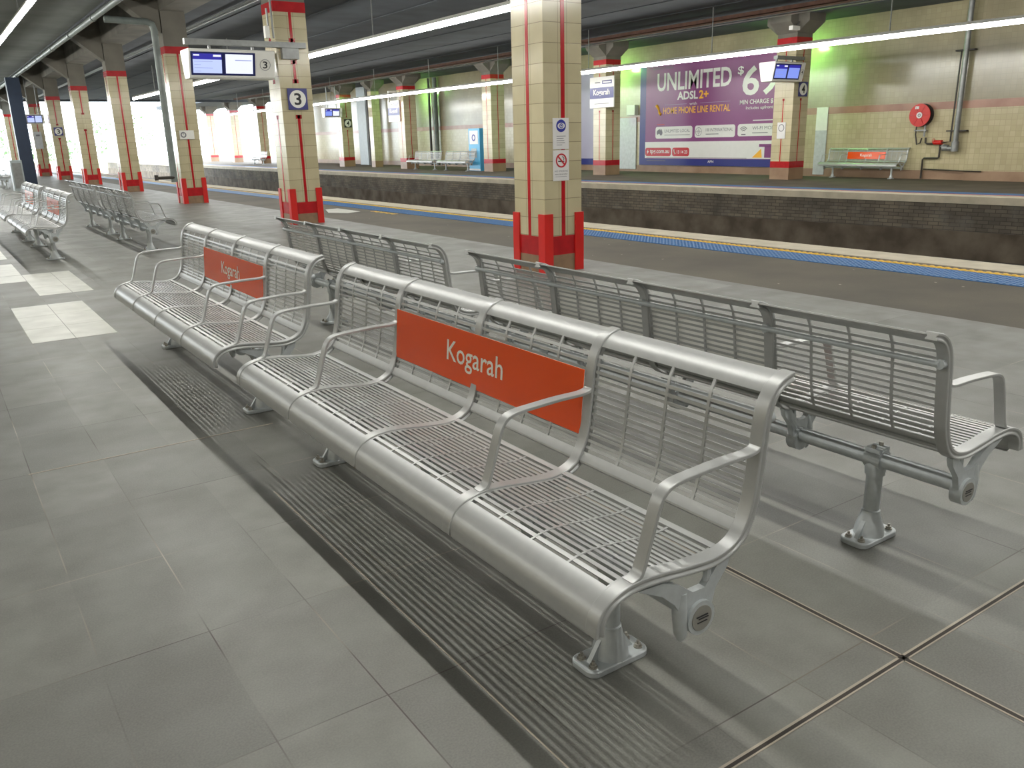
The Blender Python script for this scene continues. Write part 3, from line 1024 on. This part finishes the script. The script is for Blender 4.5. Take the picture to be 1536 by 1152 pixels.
bx('box', M['white'], -.08, -.0, -.05, .05, 0, .2, r)
MB().tube([(.08, 0, .0), (.06, 0, 1.5)], .02, 6).build('conduit', M['steelgal'], r)
MB().tube([(.0, 0, .1), (-.01, 0, .5)], .02, 6).build('conduit', M['steelgal'], r)
d = display(21.62, 23.05, 17.75, 2.96, 3.52, .62, .42, '4', 'white hanging train display in front of the purple billboard', 1, (M['scr_p4'], M['scr_p4'], M['scr_blue']), 1.2, -.05, .078)
r = bx('display_arm', M['steelgal'], 21.9, 23.2, 17.6, 17.75, 3.60, 3.70)
tag(r, 'grey arm holding the far platform display to its column', 'bracket')
r = empty('surveillance_camera', (22.9, 17.7, 4.5)); tag(r, 'small white camera on the far column above the display', 'camera')
MB().box(-.35, 0, -.07, .07, -.05, .07).build('camera_body', M['white'], r)
MB().tube([(-.1, 0, .05), (.1, .05, .2)], .02, 6).build('mount', M['steelgal'], r)
display(20.95, 22.1, 50.6, 2.95, 3.5, .5, .34, '4', 'small distant train display just right of the second near column', 1, (M['scr_p4'], M['scr_wt'], M['scr_blue']), .95, 0, 1.445)
display(5.1, 5.95, 52.0, 2.8, 3.28, .5, .34, '3', 'small distant train display beside the dark post at far left', 1, (M['scr_lt'], M['scr_lt'], M['scr_lt']), .72, 0, 2.46)

# station name boards
def name_board(x, y, z0, z1, wd, label, full):
    r = empty('station_name_board', (x, y, z0)); tag(r, label, 'sign', 'white station name boards')
    h = z1 - z0
    bx('board', M['white'], -.05, 0, -wd / 2, wd / 2, 0, h, r)
    bx('blue_band', M['navy'], -.056, -.05, -wd / 2 + .01, wd / 2 - .01, h * .30, h * .66, r)
    text('Kogarah', -.057, 0, h * .475, wd * .68, h * .24, 'W', M['adwhite'], r, th=.004, bold=.02)
    if full:
        bx('dark_tab', M['navy'], -.056, -.05, -wd * .42, -wd * .02, h * .76, h * .88, r)
        bx('tab_print', M['adwhite'], -.058, -.056, -wd * .38, -wd * .06, h * .80, h * .84, r)
        bx('small_print', M['greyprint'], -.054, -.05, wd * .06, wd * .28, h * .80, h * .84, r)
        bx('notice_line', M['greyprint'], -.054, -.05, -wd * .3, wd * .3, h * .12, h * .14, r)
name_board(22.36, 26.2, 2.55, 3.68, 1.42, 'white Kogarah name board with a blue band on the far column', True)
name_board(22.06, 43.3, 2.5, 3.6, 1.35, 'distant white name board on a far column, upper centre', True)

# ================================================================== BILLBOARDS
def billboard(y0, y1, label):
    r = empty('billboard', (WX, (y0 + y1) / 2, 0)); tag(r, label, 'billboard')
    return r
by0, by1 = 19.15, 27.15
BY = (by0 + by1) / 2
r = billboard(by0, by1, 'large purple UNLIMITED broadband billboard in a blue frame on the far wall')
def W(name, m, ya, yb, za, zb, d):
    return bx(name, M[m], -d, 0, min(ya, yb) - BY, max(ya, yb) - BY, za, zb, r)
W('frame', 'adblue', by0, by1, .28, 4.25, .08)
W('purple_poster', 'purple', by0 + .1, by1 - .35, .54, 4.16, .085)
W('white_panel', 'adwhite', by0 + .1, by1 - .35, .56, 1.20, .088)
def T(s, yl, yr, zb, zt, m, bold=.0, d=.09):
    o = text(s, -d, (yl + yr) / 2 - BY, (zb + zt) / 2, yl - yr, zt - zb, 'W', M[m], r, th=.001, bold=bold)
    return o
T('BUNDLE DEAL', 26.4, 25.25, 3.98, 4.08, 'adgrey')
T('UNLIMITED', 26.15, 22.28, 3.15, 3.83, 'adwhite', .022)
T('ADSL', 25.02, 23.92, 2.78, 3.09, 'adwhite', .03)
T('2+', 23.86, 23.38, 2.78, 3.09, 'adyellow', .03)
T('with', 24.35, 23.96, 2.57, 2.67, 'adwhite')
T('HOME PHONE LINE RENTAL', 25.78, 22.29, 2.27, 2.52, 'adyellow', .01)
W('rule', 'lav', 25.7, 24.5, 2.615, 2.625, .087)
W('rule', 'lav', 23.8, 22.3, 2.615, 2.625, .087)
mb = MB().tube([(-.09, 26.16 - BY, 2.62), (-.09, 26.05 - BY, 2.50), (-.09, 26.02 - BY, 2.42), (-.09, 26.0 - BY, 2.34), (-.09, 25.9 - BY, 2.26)], [.06, .05, .035, .05, .06], 8)
mb.build('phone_icon', M['adyellow'], r)
T('69', 21.76, 20.18, 2.76, 3.78, 'adwhite', .02)
T('$', 22.0, 21.72, 3.48, 3.80, 'adwhite', .02)
T('MIN CHARGE $1,789', 21.84, 19.85, 2.45, 2.63, 'adwhite', .01)
T('Includes upfront fees', 21.54, 20.0, 2.26, 2.40, 'adwhite')
W('small_print', 'adwhite', 21.2, 19.8, 1.89, 1.92, .087)
W('small_print', 'signred', 26.12, 25.7, 1.86, 1.89, .087)
def pill(yl, yr, zb, zt, m, name='pill'):
    pl = []
    rad = min(.1, (zt - zb) / 2)
    a0, a1 = min(yl, yr) - BY, max(yl, yr) - BY
    for cy, cz, st in ((a1 - rad, zt - rad, 0), (a0 + rad, zt - rad, 90), (a0 + rad, zb + rad, 180), (a1 - rad, zb + rad, 270)):
        for k in range(6):
            an = math.radians(st + 18 * k)
            pl.append((cy + rad * math.cos(an), cz + rad * math.sin(an)))
    MB().prism(pl, 'x', -.0895, -.08).build(name, M[m], r)
pill(26.2, 24.15, 1.33, 1.79, 'adwhite')
pill(24.02, 22.0, 1.34, 1.79, 'adwhite')
pill(21.88, 19.6, 1.36, 1.79, 'adwhite')
T('UNLIMITED LOCAL', 25.68, 24.28, 1.56, 1.68, 'adgrey', 0, .092)
W('small_print', 'adgrey', 25.68, 24.28, 1.45, 1.47, .0905)
T('100 INTERNATIONAL', 23.45, 22.1, 1.56, 1.68, 'adgrey', 0, .092)
W('small_print', 'adgrey', 23.45, 22.8, 1.45, 1.475, .0905)
T('WI-FI MODEM', 21.2, 19.95, 1.58, 1.70, 'adgrey', 0, .092)
W('small_print', 'adgrey', 21.2, 20.5, 1.46, 1.485, .0905)
aus = [(0, .16), (.12, .28), (.30, .40), (.42, .33), (.50, .46), (.62, .48), (.60, .34), (.72, .30), (.80, .50), (.88, .30), (1.0, .02), (.95, -.18), (.80, -.34), (.62, -.30), (.50, -.14), (.34, -.10), (.16, -.22), (.04, -.18)]
MB().prism([(26.12 - BY - a * .33, 1.555 + b * .33) for a, b in aus], 'x', -.092, -.0895).build('map_icon', M['adgrey'], r)
mb = MB().ring((-.091, 23.82 - BY, 1.56), .145, .16, 'x', .001)
mb.ring((-.091, 23.82 - BY, 1.56), .06, .07, 'x', .001).box(-.092, -.09, 23.67 - BY, 23.97 - BY, 1.555, 1.565).box(-.092, -.09, 23.815 - BY, 23.825 - BY, 1.41, 1.71)
mb.build('globe_icon', M['adgrey'], r)
mb = MB()
for rr in (.07, .13, .19):
    pts = [(-.091, 21.6 - BY + rr * math.cos(a), 1.50 + rr * math.sin(a)) for a in [PI * (.2 + .6 * k / 8) for k in range(9)]]
    mb.tube(pts, .014, 5)
mb.box(-.092, -.09, 21.5 - BY, 21.7 - BY, 1.40, 1.44)
mb.build('wifi_icon', M['adgrey'], r)
pill(26.78, 25.28, .64, .97, 'signred', 'red_pill')
pill(25.22, 24.28, .64, .97, 'signred', 'red_pill')
T('tpg.com.au', 26.5, 25.38, .70, .90, 'adwhite', .02, .092)
T('13 14 23', 24.95, 24.38, .74, .87, 'adwhite', .02, .092)
MB().prism([(26.62 - BY, .90), (26.70 - BY, .79), (26.65 - BY, .79), (26.68 - BY, .70), (26.56 - BY, .83), (26.61 - BY, .83)], 'x', -.092, -.0895).build('spark_icon', M['adwhite'], r)
MB().tube([(-.092, 25.12 - BY, .90), (-.092, 25.10 - BY, .80), (-.092, 25.03 - BY, .73)], [.03, .018, .03], 6).build('phone_icon', M['adwhite'], r)
W('fine_print', 'adgrey', 26.7, 21.4, .575, .590, .0885)
W('fine_print', 'adgrey', 26.7, 25.6, .45, .47, .0885)
T('APN', 23.3, 23.0, .40, .49, 'adwhite', .02)
MB().prism([(21.15 - BY, .60), (20.70 - BY, .60), (20.75 - BY, .92)], 'x', -.0905, -.088).build('logo_triangle', M['adyellow'], r)
W('logo_letter', 'purple', 20.85, 20.1, .98, 1.08, .0905)
W('logo_letter', 'purple', 20.6, 20.3, .60, 1.0, .0905)
W('logo_letter', 'lav', 20.25, 19.8, .60, .98, .0905)
# second billboard
r = billboard(29.6, 36.4, 'pale lavender billboard with a blue lower edge, left of the name board column')
BY = 33.0
W('frame', 'adblue', 29.6, 36.4, .25, 4.25, .08)
W('lavender_poster', 'lav', 29.7, 36.3, .52, 4.16, .086)

# ================================================================== FAR WALL THINGS
r = empty('fire_hose_reel', (WX, 14.78, 1.87)); tag(r, 'red round fire hose reel on the far tiled wall', 'hose reel')
MB().disc((-.22, 0, 0), .33, 'x', .012, 40).build('front_disc', M['red'], r, smooth=True)
MB().disc((-.04, 0, 0), .33, 'x', .012, 40).build('back_disc', M['dkpipe'], r, smooth=True)
MB().disc((-.13, 0, 0), .26, 'x', .08, 32).build('hose_coil', M['dkpipe'], r, smooth=True)
MB().disc((-.24, 0, 0), .09, 'x', .012, 24).build('hub_label', M['adwhite'], r)
MB().ring((-.255, 0, 0), .025, .045, 'x', .003).build('hub', M['greyprint'], r)
bx('label_plate', M['adwhite'], -.238, -.232, .04, .16, .18, .26, r)
mb = MB()
for k in range(6):
    a = k * PI / 3
    mb.tube([(-.234, .1 * math.cos(a), .1 * math.sin(a)), (-.234, .31 * math.cos(a), .31 * math.sin(a))], .006, 5)
mb.build('spoke', M['signred'], r)
MB().tube([(-.12, .12, -.3), (-.12, .13, -.55), (-.12, .06, -.85), (-.12, -.05, -.80), (-.12, -.08, -.66)], .022, 8).build('hose', M['dkpipe'], r, smooth=True)
MB().tube([(-.1, -.14, -.30), (-.1, -.14, -.62)], .03, 8).box(-.14, -.06, -.2, .18, -.46, -.42).build('valve', M['steelgal'], r)
r = MB().tube([(WX - .08, 14.60, 1.22), (WX - .08, 14.59, 1.07), (WX - .08, 14.52, 1.04), (WX - .08, 14.18, 1.04), (WX - .08, 14.12, 1.0), (WX - .08, 14.12, .65), (WX - .08, 14.16, .62), (WX - .08, 14.58, .62), (WX - .08, 14.62, .58), (WX - .08, 14.62, 0.02)], .028, 8).build('water_pipe', M['dkpipe'], smooth=True)
tag(r, 'thin dark water pipe stepping down below the hose reel', 'pipe')
r = MB().tube([(WX - .05, 14.58, .30), (WX - .16, 13.4, .27), (WX - .16, 12.78, .26)], .02, 6).build('water_pipe', M['dkpipe'])
tag(r, 'thin dark pipe running level along the brown skirting', 'pipe')
r = empty('wall_riser_pipe', (WX - .18, 13.62, 0)); tag(r, 'thick grey vertical pipe right of the hose reel', 'pipe')
MB().tube([(0, 0, 4.95), (0, 0, 1.0), (0, .03, .92), (0, .12, .90), (0, .32, .92), (0, .36, 1.0)], .075, 12).build('riser', M['steelgal'], r, smooth=True)
MB().tube([(0, 0, .82), (0, 0, 1.1)], .10, 12).tube([(0, .2, .92), (0, .36, .92)], .09, 12).build('coupling', M['steelgal'], r, smooth=True)
MB().tube([(.02, .14, 3.6), (.02, .17, 1.1), (.02, .5, 1.06)], .022, 6).build('conduit', M['dkpipe'], r)
MB().box(-.03, .12, -.28, .3, 1.38, 1.42).box(-.03, .12, -.25, .3, 3.58, 3.62).build('bracket', M['dkpipe'], r)
MB().tube([(0, .40, 1.08), (0, .64, 1.08)], .07, 10).build('red_valve', M['red'], r, smooth=True)
MB().ring((0, .66, 1.12), .06, .075, 'y', .006).build('handwheel', M['red'], r)

r = empty('wall_notice_panel', (WX - .03, 18.33, 0)); tag(r, 'tall pale glossy panel on the tiled wall behind the far bench', 'panel')
bx('panel', M['paper'], 0, .02, -.22, .22, .06, 2.24, r)
bx('panel_head', M['white'], -.006, 0, -.22, .22, 1.5, 2.24, r)
r = bx('wall_box', M['white'], WX - .2, WX, 27.35, 27.85, 2.3, 2.7)
tag(r, 'small white box on the wall between the two billboards', 'box')
r = bx('wall_panel', M['paper'], WX - .06, WX, 27.4, 29.3, .1, 2.2)
tag(r, 'pale grey panel on the wall left of the purple billboard', 'panel')
# light blue help cabinet
r = empty('vending_cabinet', (22.75, 35.75, 0)); tag(r, 'tall light blue cabinet standing against a far platform column', 'cabinet')
bx('cabinet_body', M['bluebox'], -.35, .35, -.5, .5, 0, 1.98, r)
bx('white_sign', M['adwhite'], -.36, -.35, -.36, .4, 1.25, 1.88, r)
MB().ring((-.365, .02, 1.55), .10, .16, 'x', .004).build('ring_mark', M['signblue'], r)
bx('window_pane', M['ltblue'], -.36, -.35, -.2, .28, .62, 1.05, r)
bx('dark_vent', M['black'], -.08, .12, -.508, -.5, 1.58, 1.78, r)
bx('foot_strip', M['adwhite'], -.365, -.35, -.5, .5, .02, .1, r)
# small no smoking notice on P4 column
r = empty('no_smoking_notice', (23.07, 18.22, 1.52)); tag(r, 'small white no smoking notice on the far column below the display', 'notice')
bx('panel', M['adwhite'], -.012, 0, -.16, .16, -.24, .26, r)
MB().ring((-.014, 0, .09), .09, .115, 'x', .002).build('ring', M['greyprint'], r)
# pale cabinet and pipes in far background
r = bx('wall_duct', M['ltblue'], 24.7, 25.3, 52.6, 53.9, 0, 4.9)
tag(r, 'pale blue grey duct against the far wall right of the small 4 sign', 'duct')
r = MB().tube([(24.6, 51.9, 0), (24.6, 51.9, 4.9)], .16, 10).build('wall_riser_pipe', M['dkpipe'], smooth=True)
tag(r, 'dark vertical pipe beside the pale duct in the background', 'pipe')
r = MB().tube([(25.1, 44.1, .05), (25.1, 44.1, 4.9)], .13, 10).build('wall_riser_pipe', M['pipe'], smooth=True)
tag(r, 'grey vertical pipe on the wall behind the pale benches', 'pipe')
r = MB().tube([(25.15, 44.9, .05), (25.15, 44.9, 4.9)], .07, 8).build('wall_riser_pipe', M['dkpipe'], smooth=True)
tag(r, 'thinner dark pipe left of the grey wall pipe behind the benches', 'pipe')

# green lamps on the wall side of the far columns
for (x, y, lb) in ((24.6, 19.0, 'green lamp hidden high behind the column with the 4 sign'), (24.5, 28.4, 'green lamp high behind the name board column'), (24.5, 45.3, 'green lamp high behind the distant name board column')):
    r = empty('green_lamp', (x, y, 4.15)); tag(r, lb, 'light', 'green lamps behind the far columns')
    bx('lamp_body', M['white'], -.12, .12, -.12, .12, .05, .15, r)
    bx('diffuser', M['green'], -.1, .1, -.1, .1, -.04, .05, r)
    MB().tube([(0, 0, .15), (0, 0, .8)], .012, 6).build('rod', M['steelgal'], r)
# end of lamp arm near name board 2
r = MB().box(21.6, 22.3, 43.0, 43.1, 4.0, 4.08).box(21.6, 21.68, 43.0, 43.1, 3.5, 4.0).build('white_bracket', M['white'])
tag(r, 'small white angle bracket beside the distant name board', 'bracket')

# ================================================================== OUTSIDE
def tree(x, y, h, s, label):
    r = empty('tree', (x, y, -1.5)); tag(r, label, 'tree', 'trees in the daylight beyond the station')
    MB().tube([(0, 0, 0), (.1, 0, h * .5)], [.25, .12], 7).build('trunk', M['bark'], r)
    mb = MB()
    for i in range(220):
        a = random.uniform(0, 2 * PI); e = random.uniform(-.8, 1.4); q = s * random.uniform(.5, 1)
        c = Vector((math.cos(a) * math.cos(e) * q, math.sin(a) * math.cos(e) * q, h * .6 + math.sin(e) * q * .9))
        n = Vector((random.uniform(-1, 1), random.uniform(-1, 1), random.uniform(-1, 1))).normalized()
        u_ = n.orthogonal().normalized(); v_ = n.cross(u_)
        k = random.uniform(.18, .4)
        b = len(mb.v)
        mb.v += [tuple(c + u_ * k), tuple(c + v_ * k * .6 + n * .05), tuple(c - u_ * k), tuple(c - v_ * k * .6 - n * .05)]
        mb.face([b, b + 1, b + 2, b + 3])
    mb.build('foliage', M['leaf'], r)
for x, y, h, s, lb in ((15.5, 128, 4.5, 2.4, 'hazy green bush in the glare right of the drain pipe column'), (21, 135, 7, 3.2, 'pale tree washed out by daylight, centre of the opening'), (12, 140, 6, 3, 'pale tree washed out by daylight, left of the opening'), (29, 150, 8, 4, 'pale tree washed out by daylight, right behind the far columns'), (7.5, 150, 6, 3, 'faint bush seen between the distant near columns')):
    tree(x, y, h, s, lb)
